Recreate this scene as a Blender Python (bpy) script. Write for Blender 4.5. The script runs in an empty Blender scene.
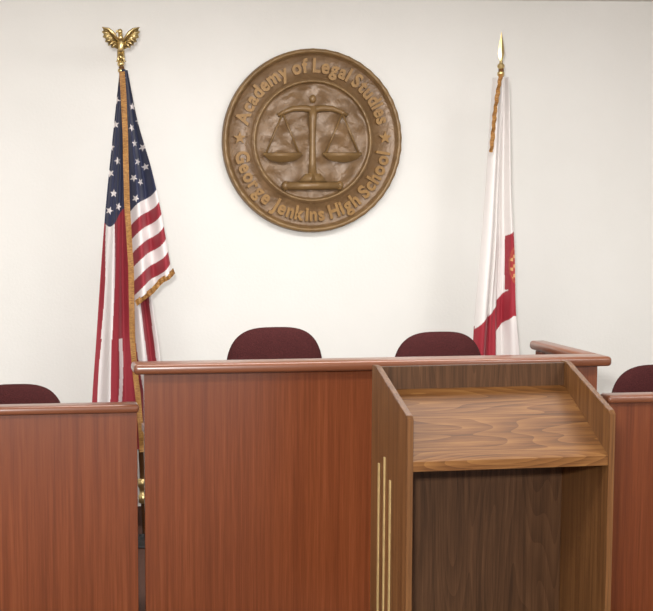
import bpy, bmesh, math, random
from mathutils import Vector, Matrix, noise
random.seed(4)
SC=bpy.context.scene; COL=SC.collection
SC.view_settings.view_transform='Standard'
pi=math.pi

# ------------------------------------------------------------ helpers
def lin(c):
    return tuple(((v/255)/12.92 if v/255<=.04045 else ((v/255+.055)/1.055)**2.4) for v in c)
def rgba(c): return (*lin(c),1)

def newmat(name):
    m=bpy.data.materials.new(name); m.use_nodes=True
    nt=m.node_tree; b=nt.nodes['Principled BSDF']; return m,nt,b
def texco(nt,scale=(1,1,1),rot=(0,0,0)):
    t=nt.nodes.new('ShaderNodeTexCoord'); mp=nt.nodes.new('ShaderNodeMapping')
    mp.inputs['Scale'].default_value=scale; mp.inputs['Rotation'].default_value=rot
    nt.links.new(t.outputs['Object'],mp.inputs['Vector']); return mp.outputs['Vector']
def noise_n(nt,vec,scale,detail=4,rough=.55,dist=0):
    n=nt.nodes.new('ShaderNodeTexNoise'); n.inputs['Scale'].default_value=scale; n.inputs['Detail'].default_value=detail
    n.inputs['Roughness'].default_value=rough; n.inputs['Distortion'].default_value=dist
    nt.links.new(vec,n.inputs['Vector']); return n.outputs['Fac']
def ramp(nt,fac,stops):
    r=nt.nodes.new('ShaderNodeValToRGB'); e=r.color_ramp.elements
    e[0].position=stops[0][0]; e[0].color=rgba(stops[0][1]); e[1].position=stops[-1][0]; e[1].color=rgba(stops[-1][1])
    for p,c in stops[1:-1]:
        x=e.new(p); x.color=rgba(c)
    nt.links.new(fac,r.inputs['Fac']); return r.outputs['Color']
def bump(nt,b,h,strength,dist=.01):
    bn=nt.nodes.new('ShaderNodeBump'); bn.inputs['Strength'].default_value=strength; bn.inputs['Distance'].default_value=dist
    nt.links.new(h,bn.inputs['Height']); nt.links.new(bn.outputs['Normal'],b.inputs['Normal'])
def simple(name,c,rough=.6,metal=0,var=.08,vs=30,bs=0,spec=.5):
    m,nt,b=newmat(name); v=texco(nt)
    f=noise_n(nt,v,vs)
    lo=tuple(max(0,x*(1-var)) for x in c); hi=tuple(min(255,x*(1+var)) for x in c)
    nt.links.new(ramp(nt,f,[(.3,lo),(.7,hi)]),b.inputs['Base Color'])
    b.inputs['Roughness'].default_value=rough; b.inputs['Metallic'].default_value=metal
    b.inputs['Specular IOR Level'].default_value=spec
    if bs: bump(nt,b,f,bs)
    return m
def wood(name,stops,scale,rough=.35,fine=(1,1,1),finefac=.25,coat=0,nscale=1,dist=.6,detail=5,spec=.5,cath=None):
    # cath=(mapping scale, amount, bands): adds arched (cathedral) grain from stretched contour bands
    m,nt,b=newmat(name)
    v=texco(nt,scale); f=noise_n(nt,v,nscale,detail,.55,dist)
    v2=texco(nt,fine); f2=noise_n(nt,v2,1,3,.6)
    mx=nt.nodes.new('ShaderNodeMix'); mx.inputs[0].default_value=finefac
    nt.links.new(f,mx.inputs[2]); nt.links.new(f2,mx.inputs[3]); out=mx.outputs[0]
    if cath:
        v3=texco(nt,cath[0]); f3=noise_n(nt,v3,1,1.0,.4)
        mu=nt.nodes.new('ShaderNodeMath'); mu.operation='MULTIPLY'; mu.inputs[1].default_value=cath[2]; nt.links.new(f3,mu.inputs[0])
        pp=nt.nodes.new('ShaderNodeMath'); pp.operation='FRACT'; nt.links.new(mu.outputs[0],pp.inputs[0])
        m2=nt.nodes.new('ShaderNodeMix'); m2.inputs[0].default_value=cath[1]
        nt.links.new(out,m2.inputs[2]); nt.links.new(pp.outputs[0],m2.inputs[3]); out=m2.outputs[0]
    nt.links.new(ramp(nt,out,stops),b.inputs['Base Color'])
    b.inputs['Roughness'].default_value=rough; b.inputs['Specular IOR Level'].default_value=spec
    b.inputs['Coat Weight'].default_value=coat; b.inputs['Coat Roughness'].default_value=.25
    return m

def root(name,loc,label,category,rotz=0,group=None):
    o=bpy.data.objects.new(name,None); o.location=loc; o.rotation_euler=(0,0,rotz); o.empty_display_size=.1
    COL.objects.link(o); o['label']=label; o['category']=category
    if group: o['group']=group
    return o
def obj(name,me,mat=None,parent=None,smooth=False,label=None):
    o=bpy.data.objects.new(name,me); COL.objects.link(o)
    if mat: me.materials.append(mat)
    if parent: o.parent=parent
    if label: o['label']=label
    if smooth:
        for p in me.polygons: p.use_smooth=True
    return o
def bm_obj(name,bm,*a,**k):
    me=bpy.data.meshes.new(name); bmesh.ops.recalc_face_normals(bm,faces=bm.faces); bm.to_mesh(me); bm.free(); return obj(name,me,*a,**k)
def add_box(bm,x0,x1,y0,y1,z0,z1):
    vs=[bm.verts.new((x,y,z)) for z in (z0,z1) for y in (y0,y1) for x in (x0,x1)]
    for f in [(0,1,3,2),(4,6,7,5),(0,4,5,1),(2,3,7,6),(0,2,6,4),(1,5,7,3)]:
        bm.faces.new([vs[i] for i in f])
    return vs
def box(name,x0,x1,y0,y1,z0,z1,mat,parent=None,bev=.002,seg=2,label=None,smooth=True):
    bm=bmesh.new(); add_box(bm,x0,x1,y0,y1,z0,z1)
    if bev: bmesh.ops.bevel(bm,geom=bm.edges[:],offset=bev,segments=seg,profile=.5,affect='EDGES')
    o=bm_obj(name,bm,mat,parent,label=label)
    if bev and seg>2:
        for p in o.data.polygons: p.use_smooth=True
    return o
def add_lathe(bm,prof,n=32,cx=0,cy=0,axis='Z'):
    rings=[]
    for r,z in prof:
        ring=[]
        for i in range(n):
            a=2*pi*i/n
            p=(cx+r*math.cos(a),cy+r*math.sin(a),z) if axis=='Z' else (cx+r*math.cos(a),z,cy+r*math.sin(a))
            ring.append(bm.verts.new(p))
        rings.append(ring)
    for a,b in zip(rings,rings[1:]):
        for i in range(n): bm.faces.new((a[i],a[(i+1)%n],b[(i+1)%n],b[i]))
    bm.faces.new(rings[0][::-1]); bm.faces.new(rings[-1])
    return rings
def add_prism(bm,pts,y0,y1):
    a=[bm.verts.new((x,y0,z)) for x,z in pts]; b=[bm.verts.new((x,y1,z)) for x,z in pts]
    n=len(pts); bm.faces.new(a); bm.faces.new(b[::-1])
    for i in range(n): bm.faces.new((a[i],b[i],b[(i+1)%n],a[(i+1)%n]))
def add_tube(bm,path,r,n=8):
    rings=[]
    for k,p in enumerate(path):
        p=Vector(p); t=(Vector(path[min(k+1,len(path)-1)])-Vector(path[max(k-1,0)])).normalized()
        u=t.orthogonal().normalized() if abs(t.y)>.9 else t.cross(Vector((0,1,0))).normalized(); w=t.cross(u)
        rr=r[k] if isinstance(r,(list,tuple)) else r
        rings.append([bm.verts.new(p+u*rr*math.cos(2*pi*i/n)+w*rr*math.sin(2*pi*i/n)) for i in range(n)])
    for a,b in zip(rings,rings[1:]):
        for i in range(n): bm.faces.new((a[i],a[(i+1)%n],b[(i+1)%n],b[i]))
    bm.faces.new(rings[0][::-1]); bm.faces.new(rings[-1])
def add_ell(bm,c,r,seg=20,rot=None):
    M=Matrix.Translation(c)@(rot.to_4x4() if rot else Matrix())@Matrix.Diagonal((*r,1))
    bmesh.ops.create_uvsphere(bm,u_segments=seg,v_segments=seg//2,radius=1,matrix=M)

# ------------------------------------------------------------ camera
F=1500; xp=158; yp=364
cam=bpy.data.objects.new('camera',bpy.data.cameras.new('camera')); COL.objects.link(cam); SC.camera=cam
cam.data.lens=F*36/653; cam.data.shift_x=(326.5-xp)/653; cam.data.shift_y=(yp-305.5)/653
cam.location=(0,-7.6,1.64)
R=Matrix.Rotation(-math.radians(6),3,'Z')@Matrix.Rotation(math.radians(84),3,'X')@Matrix.Rotation(-.0065,3,'Z')
cam.rotation_euler=R.to_euler()

# ------------------------------------------------------------ materials
def m_wall():
    m,nt,b=newmat('painted_plaster'); v=texco(nt)
    f=noise_n(nt,v,1.2,3); nt.links.new(ramp(nt,f,[(.3,(232,230,224)),(.7,(237,235,230))]),b.inputs['Base Color'])
    b.inputs['Roughness'].default_value=.6; bump(nt,b,noise_n(nt,v,70,3),.2,.004); return m
WALL=m_wall()
CEIL=simple('ceiling_paint',(230,228,223),.8,var=.02)
FLOOR=simple('carpet',(84,54,42),.95,var=.15,vs=120,bs=.4)
TRIMM=simple('baseboard_vinyl',(70,46,36),.5)
MAH=wood('mahogany_veneer',[(.28,(92,45,22)),(.44,(106,53,27)),(.56,(116,60,31)),(.72,(128,70,39))],(54,54,.9),.25,(210,210,6),.38,.4,1,.3,3,.5)
MAHR=wood('mahogany_rail',[(.3,(106,61,40)),(.7,(130,81,56))],(1.0,26,26),.28,(3,120,120),.3,.3)
MAHS=wood('mahogany_rail_side',[(.3,(106,61,40)),(.7,(130,81,56))],(26,1.0,26),.28,(120,3,120),.3,.3)
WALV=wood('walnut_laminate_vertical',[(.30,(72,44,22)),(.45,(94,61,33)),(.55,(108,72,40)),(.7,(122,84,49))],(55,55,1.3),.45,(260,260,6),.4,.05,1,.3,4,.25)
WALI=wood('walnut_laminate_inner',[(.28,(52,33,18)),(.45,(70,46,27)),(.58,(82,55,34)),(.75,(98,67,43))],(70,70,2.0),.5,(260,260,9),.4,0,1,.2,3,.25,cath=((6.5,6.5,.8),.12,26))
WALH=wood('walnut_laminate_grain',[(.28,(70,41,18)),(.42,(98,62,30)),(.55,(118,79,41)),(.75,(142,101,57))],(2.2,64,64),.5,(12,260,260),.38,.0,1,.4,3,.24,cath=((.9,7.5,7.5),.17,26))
GOLD=simple('polished_brass',(214,190,134),.3,.9,.05)
GOLDS=simple('gold_strip',(206,182,128),.45,.5,.05)
FAB=simple('burgundy_fabric',(66,29,29),.9,var=.18,vs=220,bs=.3,spec=.2)
BLK=simple('black_plastic',(28,28,30),.45)
CHR=simple('steel',(150,150,155),.3,1,.03)
POLE=wood('pole_oak',[(.3,(90,58,32)),(.7,(124,84,48))],(40,40,2),.35)
def m_fringe():
    m,nt,b=newmat('gold_fringe'); v=texco(nt,(60,60,260))
    f=noise_n(nt,v,1,3); nt.links.new(ramp(nt,f,[(.3,(116,72,28)),(.7,(176,128,62))]),b.inputs['Base Color'])
    b.inputs['Roughness'].default_value=.6; bump(nt,b,f,.6,.004); return m
FRINGE=m_fringe()
def m_cloth():
    m,nt,b=newmat('flag_cloth'); a=nt.nodes.new('ShaderNodeAttribute'); a.attribute_name='col'
    nt.links.new(a.outputs['Color'],b.inputs['Base Color']); b.inputs['Roughness'].default_value=.65
    b.inputs['Sheen Weight'].default_value=.15
    bump(nt,b,noise_n(nt,texco(nt),400,2),.1,.002); return m
CLOTH=m_cloth()
def m_seal(name,lo,hi,bs,rough,sc=26):
    m,nt,b=newmat(name); v=texco(nt); f=noise_n(nt,v,9,5,.6,1.0)
    nt.links.new(ramp(nt,f,[(.3,lo),(.7,hi)]),b.inputs['Base Color']); b.inputs['Roughness'].default_value=rough
    b.inputs['Metallic'].default_value=.1
    bump(nt,b,noise_n(nt,v,sc,3,.5,.6),bs,.012); return m
SEALF=m_seal('carved_bronze_field',(110,84,56),(131,102,70),.42,.37,22)
SEALR=m_seal('carved_bronze_relief',(120,92,57),(141,111,70),.15,.36)
SEALL=m_seal('carved_bronze_lettering',(134,97,46),(152,114,58),.0,.42)

# ------------------------------------------------------------ room
def struct(o): o['kind']='structure'; return o
struct(box('wall_back',-3.1,6.1,0,.12,0,2.9,WALL,bev=0))
struct(box('wall_left',-3.1,-3,-10,0,0,2.9,WALL,bev=0))
struct(box('wall_right',6,6.1,-10,0,0,2.9,WALL,bev=0))
struct(box('floor',-3.1,6.1,-10,.12,-.1,0,FLOOR,bev=0))
struct(box('ceiling',-3.1,6.1,-10,.12,2.677,2.8,CEIL,bev=0))
struct(box('baseboard_back',-3,6,-.012,0,0,.1,TRIMM,bev=0))

# ------------------------------------------------------------ judge bench
b=root('judge_bench',(1.42,-2.0,0),'tall reddish mahogany judge bench with rounded top rail','bench')
box('front_panel',-.886,.885,-.015,.015,0,1.015,MAH,b)
box('side_panel',.860,.884,.016,.60,0,1.015,MAH,b)
box('top_rail',-.930,.915,-.085,.055,1.017,1.055,MAHR,b,.014,4)
box('side_rail',.845,.917,.050,.64,1.017,1.055,MAHS,b,.014,4)
box('desktop',-.86,.845,.016,.38,.74,.77,MAHR,b)
# ------------------------------------------------------------ side desks
d=root('courtroom_desk',(-.35,-2.0,0),'low mahogany desk with rounded top rail beside judge bench','desk')
box('front_panel',-.9,.857,-.012,.012,0,.872,MAH,d)
box('top_rail',-.92,.863,-.045,.05,.869,.902,MAHR,d,.013,4)
box('desktop',-.9,.83,.013,.36,.66,.69,MAHR,d)
box('side_panel',-.9,-.875,.013,.45,0,.66,MAH,d)
box('side_panel',.72,.745,.013,.34,0,.66,MAH,d)
d=root('courtroom_desk',(3.1,-2.0,0),'low mahogany desk partly hidden by the walnut lectern','desk')
box('front_panel',-.755,.75,-.012,.012,0,.868,MAH,d)
box('top_rail',-.76,.77,-.045,.05,.866,.899,MAHR,d,.013,4)
box('desktop',-.74,.74,.013,.36,.66,.69,MAHR,d)
box('side_panel',.72,.745,.013,.38,0,.66,MAH,d)
box('side_panel',-.74,-.715,.013,.38,0,.66,MAH,d)

# ------------------------------------------------------------ lectern
L=root('lectern',(1.219,-3.21,0),'walnut laminate lectern with sloped reading top and gold strips','lectern',math.radians(2.6))
W=.668; T=.020
def side(name,x0):
    bm=bmesh.new()
    pts=[(0,0),(0,.992),(.012,1.004),(.335,1.122),(.372,1.122),(.372,0)]
    a=[bm.verts.new((x0,y,z)) for y,z in pts]; c=[bm.verts.new((x0+T,y,z)) for y,z in pts]
    n=len(pts); bm.faces.new(a); bm.faces.new(c[::-1])
    for i in range(n): bm.faces.new((a[i],c[i],c[(i+1)%n],a[(i+1)%n]))
    bmesh.ops.bevel(bm,geom=bm.edges[:],offset=.0015,segments=2,affect='EDGES')
    return bm_obj(name,bm,WALV,L)
side('side_panel',0); side('side_panel',W-T)
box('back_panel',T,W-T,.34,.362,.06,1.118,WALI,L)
bm=bmesh.new()
prof=[(.004,.832),(.004,.862),(.014,.868),(.345,1.046),(.345,1.018),(.03,.846),(.028,.832)]
a=[bm.verts.new((T,y,z)) for y,z in prof]; c=[bm.verts.new((W-T,y,z)) for y,z in prof]; n=len(prof)
bm.faces.new(a); bm.faces.new(c[::-1])
for i in range(n): bm.faces.new((a[i],c[i],c[(i+1)%n],a[(i+1)%n]))
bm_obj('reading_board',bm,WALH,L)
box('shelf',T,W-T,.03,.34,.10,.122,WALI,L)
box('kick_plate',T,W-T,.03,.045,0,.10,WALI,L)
for w,zt in ((.285,.812),(.225,.842),(.165,.778)):
    box('trim_strip',-.003,.0,w-.006,w+.006,.16,zt,GOLDS,L,0,label='thin gold vertical strip')

# ------------------------------------------------------------ chairs
def super_cushion(bm,a,b_,t,n,plane,c,curve=0,rings=14,seg=72):
    def P(r,th,sgn):
        cs,sn=math.cos(th),math.sin(th)
        u=a*r*math.copysign(abs(cs)**(2/n),cs); v=b_*r*math.copysign(abs(sn)**(2/n),sn)
        d=sgn*t*(1-r**5)**.5+curve*u*u
        return (c[0]+u,c[1]-d,c[2]+v) if plane=='XZ' else (c[0]+u,c[1]+v,c[2]+d)
    prev=None; first=None
    seq=[(math.sin(pi/2*k/rings),1) for k in range(1,rings+1)]
    seq+= [(math.sin(pi/2*k/rings),-1) for k in range(rings-1,0,-1)]
    top=bm.verts.new(P(0,0,1))
    for r,s in seq:
        ring=[bm.verts.new(P(r,2*pi*i/seg,s)) for i in range(seg)]
        if prev is None:
            for i in range(seg): bm.faces.new((top,ring[i],ring[(i+1)%seg]))
        else:
            for i in range(seg): bm.faces.new((prev[i],prev[(i+1)%seg],ring[(i+1)%seg],ring[i]))
        prev=ring
    bot=bm.verts.new(P(0,0,-1))
    for i in range(seg): bm.faces.new((bot,prev[(i+1)%seg],prev[i]))
def chair(x,ztop,hw,label,y=-1.0,rot=0):
    c=root('office_chair',(x,y,0),label,'chair',rot,'maroon office chairs behind the benches')
    bh=.27; zc=ztop-bh; zs=zc-bh-.04
    bm=bmesh.new(); super_cushion(bm,hw,bh,.04,3.1,'XZ',(0,0,zc),-.35); bm_obj('backrest',bm,FAB,c,True)
    bm=bmesh.new(); super_cushion(bm,.235,.225,.045,3.4,'XY',(0,-.27,zs),0); bm_obj('seat',bm,FAB,c,True)
    bm=bmesh.new(); add_tube(bm,[(0,-.2,zs-.05),(0,-.02,zs-.055),(0,.05,zs-.02),(0,.058,zs+.1),(0,.045,zc)],.018,10); bm_obj('back_support',bm,BLK,c,True)
    bm=bmesh.new(); add_lathe(bm,[(.03,.10),(.03,zs-.24),(.018,zs-.235),(.018,zs-.06),(.07,zs-.055),(.07,zs-.042)],20,0,-.25); bm_obj('column',bm,CHR,c,True)
    bm=bmesh.new()
    for k in range(5):
        an=2*pi*k/5+.3
        add_tube(bm,[(0,-.25,.115),(.15*math.cos(an),-.25+.15*math.sin(an),.10),(.27*math.cos(an),-.25+.27*math.sin(an),.075)],[.026,.021,.015],8)
    bm_obj('base',bm,BLK,c,True)
    for k in range(5):
        an=2*pi*k/5+.3; bm=bmesh.new()
        add_lathe(bm,[(.012,-.022),(.027,-.02),(.029,-.008),(.02,-.004),(.02,.004),(.029,.008),(.027,.02),(.012,.022)],18,0,0,'Y')
        bmesh.ops.rotate(bm,verts=bm.verts,cent=(0,0,0),matrix=Matrix.Rotation(an,3,'Z'))
        bmesh.ops.translate(bm,verts=bm.verts,vec=(.27*math.cos(an),-.25+.27*math.sin(an),.029+.0))
        add_tube(bm,[(.27*math.cos(an),-.25+.27*math.sin(an),.03),(.27*math.cos(an),-.25+.27*math.sin(an),.078)],.008,8)
        bm_obj('caster',bm,BLK,c,True)
chair(1.222,1.10,.224,'maroon fabric office chair raised behind the judge bench, below the seal')
chair(1.975,1.068,.214,'maroon fabric office chair behind the judge bench near the white flag')
chair(.06,.865,.222,'maroon fabric office chair behind the low desk near the striped flag')
chair(3.015,.90,.224,'maroon fabric office chair behind the desk next to the lectern')

# ------------------------------------------------------------ seal
S=root('wall_seal',(1.591,0,1.965),'round carved bronze-brown school seal with scales, mounted on wall','wall seal')
U=.00513
def lathe_face(name,prof,mat,n=128,bumpy=0):
    bm=bmesh.new(); rings=[]
    for r,y in prof:
        rings.append([bm.verts.new((r*math.cos(2*pi*i/n),-y,r*math.sin(2*pi*i/n))) for i in range(n)])
    for a,b in zip(rings,rings[1:]):
        for i in range(n): bm.faces.new((a[i],a[(i+1)%n],b[(i+1)%n],b[i]))
    bm.faces.new(rings[0]); bm.faces.new(rings[-1][::-1])
    if bumpy:
        for v in bm.verts:
            r=math.hypot(v.co.x,v.co.z)
            if r<.292: v.co.y-=bumpy*noise.noise(Vector((v.co.x*14,1,v.co.z*14)))*min(1,(.292-r)/.03)
    return bm_obj(name,bm,mat,S,True)
prof=[(.455,.002),(.463,.012),(.462,.034),(.452,.046),(.442,.047),(.434,.040),(.430,.034)]
prof+=[(.425,.030),(.318,.030),(.314,.036),(.306,.042),(.298,.041),(.293,.032),(.290,.026)]
prof+=[(.29-.01*k,.025) for k in range(1,29)]
lathe_face('disc',prof,SEALF,160,.014)
def ring_bead(name,r,rr,y):
    bm=bmesh.new(); n=180; m=8
    rs=[]
    for i in range(n):
        a=2*pi*i/n; q=rr*(1+.12*math.sin(i*2*pi/4))
        rs.append([bm.verts.new(((r+q*math.cos(2*pi*j/m))*math.cos(a),-y-q*math.sin(2*pi*j/m),(r+q*math.cos(2*pi*j/m))*math.sin(a))) for j in range(m)])
    for i in range(n):
        for j in range(m): bm.faces.new((rs[i][j],rs[(i+1)%n][j],rs[(i+1)%n][(j+1)%m],rs[i][(j+1)%m]))
    bm_obj(name,bm,SEALR,S,True)
ring_bead('border_ring',.449,.012,.042); ring_bead('border_ring',.300,.008,.038)
# scales relief
bm=bmesh.new(); D=-.036
def q(x,z): return (x*U,D,z*U)
add_tube(bm,[q(0,-40),q(0,-20),q(0,0),q(0,20),q(0,34)],[.026,.018,.016,.020,.025],12)
add_ell(bm,q(0,41),(.018,.016,.022)); add_ell(bm,q(0,30),(.030,.022,.016))
add_tube(bm,[q(-35,25),q(-29,28),q(-20,31.5),q(-10,32),q(0,30.5),q(10,32),q(20,31.5),q(29,28),q(35,25)],[.009,.012,.015,.017,.019,.017,.015,.012,.009],10)
for cx in (-30,30):
    add_ell(bm,q(cx,27.5),(.013,.014,.013),12)
    pw=17; pz=-13
    for dx in (-pw,pw): add_tube(bm,[q(cx,27),q(cx+dx,pz)],.0052,6)
    pts=[((cx+pw*1.08*math.cos(a))*U,(pz+8*math.sin(a))*U) for a in [pi+pi*k/16 for k in range(17)]]
    add_prism(bm,pts,-.052,-.02)
    add_tube(bm,[q(cx-pw*1.15,pz),q(cx+pw*1.15,pz)],.009,8)
add_tube(bm,[q(-27,-44),q(27,-44)],.022,12)
add_ell(bm,q(-27,-44),(.022,.022,.025),14); add_ell(bm,q(27,-44),(.022,.022,.025),14)
add_prism(bm,[(-14*U,-40*U),(14*U,-40*U),(7*U,-32*U),(-7*U,-32*U)],-.058,-.02)
bm_obj('scales_relief',bm,SEALR,S,True)
def star_pts(cx,cz,r,n=5,k=.42,rot=pi/2):
    return [(cx+(r if i%2==0 else r*k)*math.cos(rot+pi*i/n),cz+(r if i%2==0 else r*k)*math.sin(rot+pi*i/n)) for i in range(2*n)]
for sx,sz in ((-73,3),(73,3)):
    bm=bmesh.new(); add_prism(bm,star_pts(sx*U,sz*U,.034),-.046,-.028); bm_obj('star',bm,SEALL,S)
def glyph(ch,size):
    cu=bpy.data.curves.new('g','FONT'); cu.body=ch; cu.size=size; cu.extrude=.012; cu.offset=.0038; cu.resolution_u=6
    o=bpy.data.objects.new('g',cu); COL.objects.link(o); bpy.context.view_layer.update()
    dg=bpy.context.evaluated_depsgraph_get(); me=bpy.data.meshes.new_from_object(o.evaluated_get(dg))
    COL.objects.unlink(o); bpy.data.objects.remove(o)
    return me
def arc_text(name,txt,r,a0,a1,top,size,hs=1.0):
    items=[]
    for ch in txt:
        if ch==' ': items.append((None,.013,0)); continue
        me=glyph(ch,size)
        for v in me.vertices: v.co.x*=hs
        xs=[v.co.x for v in me.vertices]; items.append((me,max(xs)-min(xs),min(xs)))
    tot=sum(i[1] for i in items); span=abs(a1-a0)*r; gap=(span-tot)/(len(items)-1)
    if gap<.0052 and hs>.6: return arc_text(name,txt,r,a0,a1,top,size,hs*.98)
    bm=bmesh.new(); pos=0; sg=-1 if top else 1
    for me,w,x0 in items:
        if me:
            a=a0+sg*(pos+w/2)/r
            rot=a-pi/2 if top else a+pi/2
            rb=r-size*.35 if top else r+size*.35
            tmp=bmesh.new(); tmp.from_mesh(me)
            for v in tmp.verts:
                x=v.co.x-x0-w/2; z=v.co.y; d=v.co.z
                px=rb*math.cos(a)+x*math.cos(rot)-z*math.sin(rot); pz=rb*math.sin(a)+x*math.sin(rot)+z*math.cos(rot)
                v.co=Vector((px,-.034-d,pz))
            m2=bpy.data.meshes.new('t'); tmp.to_mesh(m2); tmp.free(); bm.from_mesh(m2)
        pos+=w+gap
    bm_obj(name,bm,SEALL,S)
rd=math.radians
arc_text('lettering','Academy of Legal Studies',.378,rd(167),rd(13.5),True,.096)
arc_text('lettering','George Jenkins High School',.369,rd(188),rd(351.5),False,.095)

# ------------------------------------------------------------ flags
def lerp_poly(P,t):
    f=t*(len(P)-1); i=min(int(f),len(P)-2); k=f-i
    p0=P[max(i-1,0)];p1=P[i];p2=P[i+1];p3=P[min(i+2,len(P)-1)]
    return tuple(.5*((2*p1[j])+(-p0[j]+p2[j])*k+(2*p0[j]-5*p1[j]+4*p2[j]-p3[j])*k*k+(-p0[j]+3*p1[j]-3*p2[j]+p3[j])*k**3) for j in (0,1))
def sheet(layers,name,mat,parent,conv):
    bm=bmesh.new(); cl=bm.verts.layers.float_color.new('col')
    for Lp,Rp,nu,nv,depth,colf in layers:
        g=[]
        for j in range(nv+1):
            t=j/nv; a=lerp_poly(Lp,t); c=lerp_poly(Rp,t); row=[]
            for i in range(nu+1):
                s=i/nu; x=a[0]+(c[0]-a[0])*s; y=a[1]+(c[1]-a[1])*s
                X,Z=conv(x,y); v=bm.verts.new((X,depth(s,t),Z)); v[cl]=rgba(colf(x,y,s,t)); row.append(v)
            g.append(row)
        for j in range(nv):
            for i in range(nu): bm.faces.new((g[j][i],g[j+1][i],g[j+1][i+1],g[j][i+1]))
    me=bpy.data.meshes.new(name); bm.to_mesh(me); bm.free()
    return obj(name,me,mat,parent,True)
def in_star(x,y,cx,cy,r):
    dx,dy=(x-cx)*1.15,-(y-cy); d=math.hypot(dx,dy)
    if d>r: return False
    a=(math.atan2(dy,dx)-pi/2-cx*.7)%(2*pi/5); a=min(a,2*pi/5-a)
    R0=r; R1=r*.42; A=pi/5
    x0,y0=R0,0; x1,y1=R1*math.cos(A),R1*math.sin(A); px,py=d*math.cos(a),d*math.sin(a)
    return (x1-x0)*(py-y0)-(y1-y0)*(px-x0)>=0
RED=(140,28,42); WH=(222,214,212); BLUE=(30,36,66)
FX=.589; PY=-.4
def pole(parent,x0,z0,x1,z1):
    bm=bmesh.new(); add_tube(bm,[(x0,0,z0),(x1,0,z1)],.013,16); bm_obj('pole',bm,POLE,parent,True)
    bm=bmesh.new()
    f=lambda z:(x0+(x1-x0)*(z-z0)/(z1-z0),0,z)
    add_tube(bm,[f(.195),f(.20),f(.235),f(.24),f(.272),f(.277),f(.315),f(.32)],[.014,.024,.024,.018,.018,.024,.024,.014],16)
    bm_obj('pole_joint',bm,GOLD,parent,True,label='brass pole coupling')
    bm=bmesh.new(); add_lathe(bm,[(.14,0),(.14,.008),(.13,.014),(.07,.022),(.02,.03),(.016,.045)],32,x0+.001,0); bm_obj('base',bm,BLK,parent,True,label='low round dark floor stand')
us=root('flag_stand',(.675,PY,0),'draped stars and stripes flag with gold fringe and eagle finial','flag')
convU=lambda x,y:(.589+(x-121)*.00478-(y-70)*.00005-.675, 2.284-(y-70)*.00477)
pole(us,.014,.02,.592-.675,2.30)
starsA=[(116,100),(115,124),(111,146),(117,160),(110,172),(113,192),(109,209),(118,205)]
starsB=[(131,107),(130,128),(137,121),(133,143),(141,147),(136,161),(144,166),(132,177),(139,181),(134,197)]
def colA(x,y,s,t):
    lim=216+9*math.sin(s*5+.5)
    if y<lim:
        for c in starsA:
            if in_star(x,y,c[0],c[1],4.2): return WH
        return BLUE
    s2=s+.05*math.sin(t*8)+.025*math.sin(t*19+s*4)
    e=[.09,.40,1.3]; c=[RED,WH,RED]
    if t>.66: e=[.12,.38,.58,.68,1.3]; c=[RED,WH,RED,WH,RED]
    for k,v in zip(e,c):
        if s2<k: return v
    return RED
def colB(x,y,s,t):
    q_=y+.92*(x-131)+2.5*math.sin(s*6)
    if q_<209:
        for c in starsB:
            if in_star(x,y,c[0],c[1],4.0): return WH
        return BLUE
    return WH if int((q_-209)/14.5)%2==0 else RED
def colC(x,y,s,t):
    q_=(x-127)-(y-300)*.18+3*math.sin(y*.02)
    return RED if int((q_+60)/9)%2==0 else WH
LA=[(119,72),(113,130),(106,200),(101,265),(96,340),(92,400),(91,450)]
RA=[(124,72),(126,130),(128,200),(130,265),(133,340),(137,400),(141,450)]
LB=[(120,70),(123,125),(127,180),(130,240),(134,299)]
RB=[(126,72),(136,122),(149,168),(160,216),(170,270)]
LC=[(127,280),(131,320),(134,360),(138,400),(140,450)]
RC=[(149,280),(154,315),(160,358),(160,400),(158,450)]
dA=lambda s,t:-.046+.040*math.sin(2*pi*(1.4*s)+1.5*t+.4+.8*math.sin(6*t))*(.25+.75*t)+.005*math.sin(2*pi*4*s+3*t)
dB=lambda s,t:-.094+.044*math.sin(2*pi*(1.5*s)+2.8*t)*(.3+.7*t)+.006*math.sin(9*t+6*s)
dC=lambda s,t:-.046+.026*math.sin(2*pi*1.6*s+1.0)
sheet([(LA,RA,90,640,dA,colA),(LB,RB,100,460,dB,colB),(LC,RC,60,260,dC,colC)],'flag_cloth',CLOTH,us,convU)
def fr(cpts,w,depth,conv,dirn=(1,0)):
    P=cpts; Q=[(x+w*dirn[0],y+w*dirn[1]) for x,y in P]
    return (P,Q,6,200,lambda s,t:depth+.004*math.sin(60*t)+.003*math.sin(s*3+25*t),lambda *a:(190,130,50))
spine=[(117,74),(120,130),(122,200),(126,265),(128,340),(134,400),(138,450)]
bot=[(133,298),(142,291),(150,285),(158,276),(165,272),(171,266)]
sheet([fr(spine,5.5,-.142,convU),fr(bot,6,-.13,convU,(.35,.9))],'fringe',FRINGE,us,convU)
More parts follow.
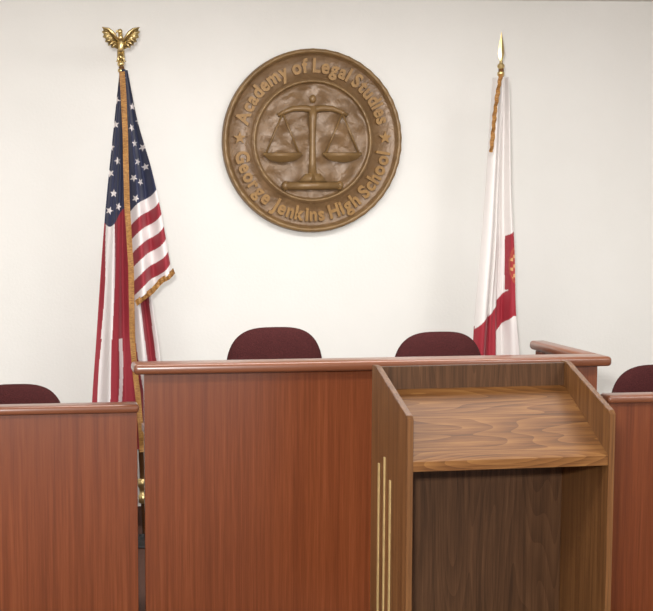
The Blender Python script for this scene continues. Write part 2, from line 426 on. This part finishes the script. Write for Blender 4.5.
# eagle finial
E=.0048; ex,ez=convU(121,66)
bm=bmesh.new()
add_lathe(bm,[(.012,-.03),(.015,-.028),(.015,-.016),(.007,-.010),(.007,-.004),(.014,.0),(.018,.010),(.014,.020),(.005,.025),(.004,.032)],20,0,0)
add_ell(bm,(0,-.002,20*E),(3.7*E,3.8*E,8.2*E),20); add_ell(bm,(-.004,-.010,33.2*E),(2.7*E,3.0*E,2.7*E),16)
add_tube(bm,[(-.009,-.016,33.8*E),(-.020,-.018,33.4*E),(-.025,-.018,30.2*E)],[.007,.005,.001],8)
add_tube(bm,[(0,-.004,24*E),(-.002,-.008,31.5*E)],[.014,.010],12)
for sg in (-1,1):
    add_tube(bm,[(sg*2.0*E,0,15*E),(sg*2.8*E,-.004,8*E),(sg*2.6*E,-.012,5*E)],[.008,.005,.003],8)
    add_tube(bm,[(sg*2.6*E,-.016,4.5*E),(sg*5*E,-.01,4.2*E)],[.004,.002],6)
add_prism(bm,[(-4*E,5*E),(-2*E,3.4*E),(0,5*E),(2*E,3.4*E),(4*E,5*E),(2.2*E,14*E),(-2.2*E,14*E)],.008,.014)
for sg in (-1,1):
    pts=[(2.6,24),(5,28),(8,32.5),(11.5,35.5),(15,37),(18.5,37),(17,34.4),(19,32.6),(16.8,30.4),(18,27.6),(15,26),(15.6,22.8),(12.6,22.4),(12.6,19.4),(9.8,19.8),(9.2,17),(6.6,17.8),(3.2,16)]
    a=[];c=[]
    for x,z in pts:
        yy=-.012*(x/17)-.006
        a.append(bm.verts.new((sg*x*E,yy,z*E))); c.append(bm.verts.new((sg*x*E,yy+.006,z*E)))
    n=len(pts); bm.faces.new(a); bm.faces.new(c[::-1])
    for i in range(n): bm.faces.new((a[i],c[i],c[(i+1)%n],a[(i+1)%n]))
    add_tube(bm,[(sg*2.5*E,-.01,24*E),(sg*7.5*E,-.018,31.4*E),(sg*12*E,-.02,35.4*E),(sg*18.5*E,-.019,37.1*E)],[.007,.008,.006,.002],8)
    for k,(x,z) in enumerate([(18.8,32.6),(17.8,27.8),(15.4,23),(12.4,19.6),(9.1,17.2)]):
        add_tube(bm,[(sg*(8.5-1.2*k)*E,-.012,(30-k*1.9)*E),(sg*(8.5-1.2*k+x)/2*E,-.017,(z+30-1.9*k)/2*E+.002),(sg*x*E,-.018,z*E)],[.0025,.0042,.002],6)
bmesh.ops.translate(bm,verts=bm.verts,vec=(ex,0,ez))
bm_obj('finial',bm,GOLD,us,True,label='brass eagle finial with raised wings')

fl=root('flag_stand',(2.455,PY,0),'draped white and red flag with gold fringe and spear finial','flag')
convF=lambda x,y:(2.446+(x-501)*.0049+(y-70)*.00008-2.455, 2.29-(y-70)*.0049)
pole(fl,.012,.02,-.008,2.30)
FRED=(150,22,40)
def colF(x,y,s,t):
    e=((x-509)/4.6)**2+((y-263)/18)**2
    if e<1:
        if e>.72: return (166,70,48)
        return (200,150,100) if (int(y/3.2)+int(x/2.5))%3==0 else (160,46,44)
    if x>502.5 and y>234-(x-503)*.8 and y<288: return FRED
    lo=330-(x-468)*1.15
    if x>495: lo=max(lo,284)
    if y>lo and (y<lo+30 or x<494-(y-330)*.03): return FRED
    return (224,218,214)
def sh(P,dx): return [(x+dx,y) for x,y in P]
LF=sh([(495,78),(491,130),(487,190),(483,245),(477,300),(474,350),(473,420)],-3)
RF=sh([(507,78),(508,130),(509,190),(512,250),(513,310),(516,352),(518,420)],-3)
dF=lambda s,t:-.060+.050*math.sin(2*pi*(1.5*s)+1.6*t+.6+.5*math.sin(5*t))*(.5+.5*t)+.007*math.sin(2*pi*5*s+4*t)
LG=sh([(493,79),(490,130),(486,190),(481,245),(476,300),(473,350),(472,420)],-6)
RG=sh([(499,80),(499,130),(497,190),(494,245),(489,300),(485,350),(483,420)],-6)
dG=lambda s,t:-.124+.046*(2*s-1)**2+.010*math.sin(6*t)
sheet([(LF,RF,110,620,dF,colF),(LG,RG,40,500,dG,lambda x,y,s,t:colF(x+3,y,s,t))],'flag_cloth',CLOTH,fl,convF)
sheet([fr(sh([(498,76),(495,92),(492,112),(490,132),(488,152)],-8),4,-.132,convF)],'fringe',FRINGE,fl,convF)
bm=bmesh.new(); add_lathe(bm,[(.013,-.03),(.017,-.026),(.017,-.012),(.010,-.006),(.010,.004),(.016,.010),(.018,.018),(.016,.026),(.009,.032),(.007,.045)],20)
pr=[(0.004,.04),(.010,.055),(.016,.078),(.014,.105),(.009,.135),(.004,.162),(.001,.182)]
rings=[[bm.verts.new(p) for p in ((r,0,z),(0,r*.4,z),(-r,0,z),(0,-r*.4,z))] for r,z in pr]
for a,c in zip(rings,rings[1:]):
    for i in range(4): bm.faces.new((a[i],a[(i+1)%4],c[(i+1)%4],c[i]))
fx,fz=convF(501,68); bmesh.ops.translate(bm,verts=bm.verts,vec=(fx,0,fz-.01))
bm_obj('finial',bm,GOLD,fl,False,label='brass spear point finial')

# ------------------------------------------------------------ lights
def area(name,loc,size,power,target,col=(1,.993,.978),sy=None):
    l=bpy.data.lights.new(name,'AREA'); l.energy=power; l.size=size; l.color=col
    if sy: l.shape='RECTANGLE'; l.size_y=sy
    o=bpy.data.objects.new(name,l); COL.objects.link(o); o.location=loc
    o.rotation_euler=(Vector(target)-Vector(loc)).to_track_quat('-Z','Y').to_euler(); return o
area('ceiling_light',(1.5,-2.0,2.64),2.6,61,(1.5,-1.8,0),sy=.6)
area('ceiling_light',(-1.2,-4.6,2.64),1.2,78,(-1.2,-4.6,0),sy=.6)
area('ceiling_light',(3.6,-4.6,2.64),1.2,78,(3.6,-4.6,0),sy=.6)
area('camera_flash',(-.1,-7.5,1.95),.18,205,(1.3,0,2.0),(1,.993,.98))
w=bpy.data.worlds.new('world'); SC.world=w; w.use_nodes=True
w.node_tree.nodes['Background'].inputs[0].default_value=(1,.99,.97,1); w.node_tree.nodes['Background'].inputs[1].default_value=1.2
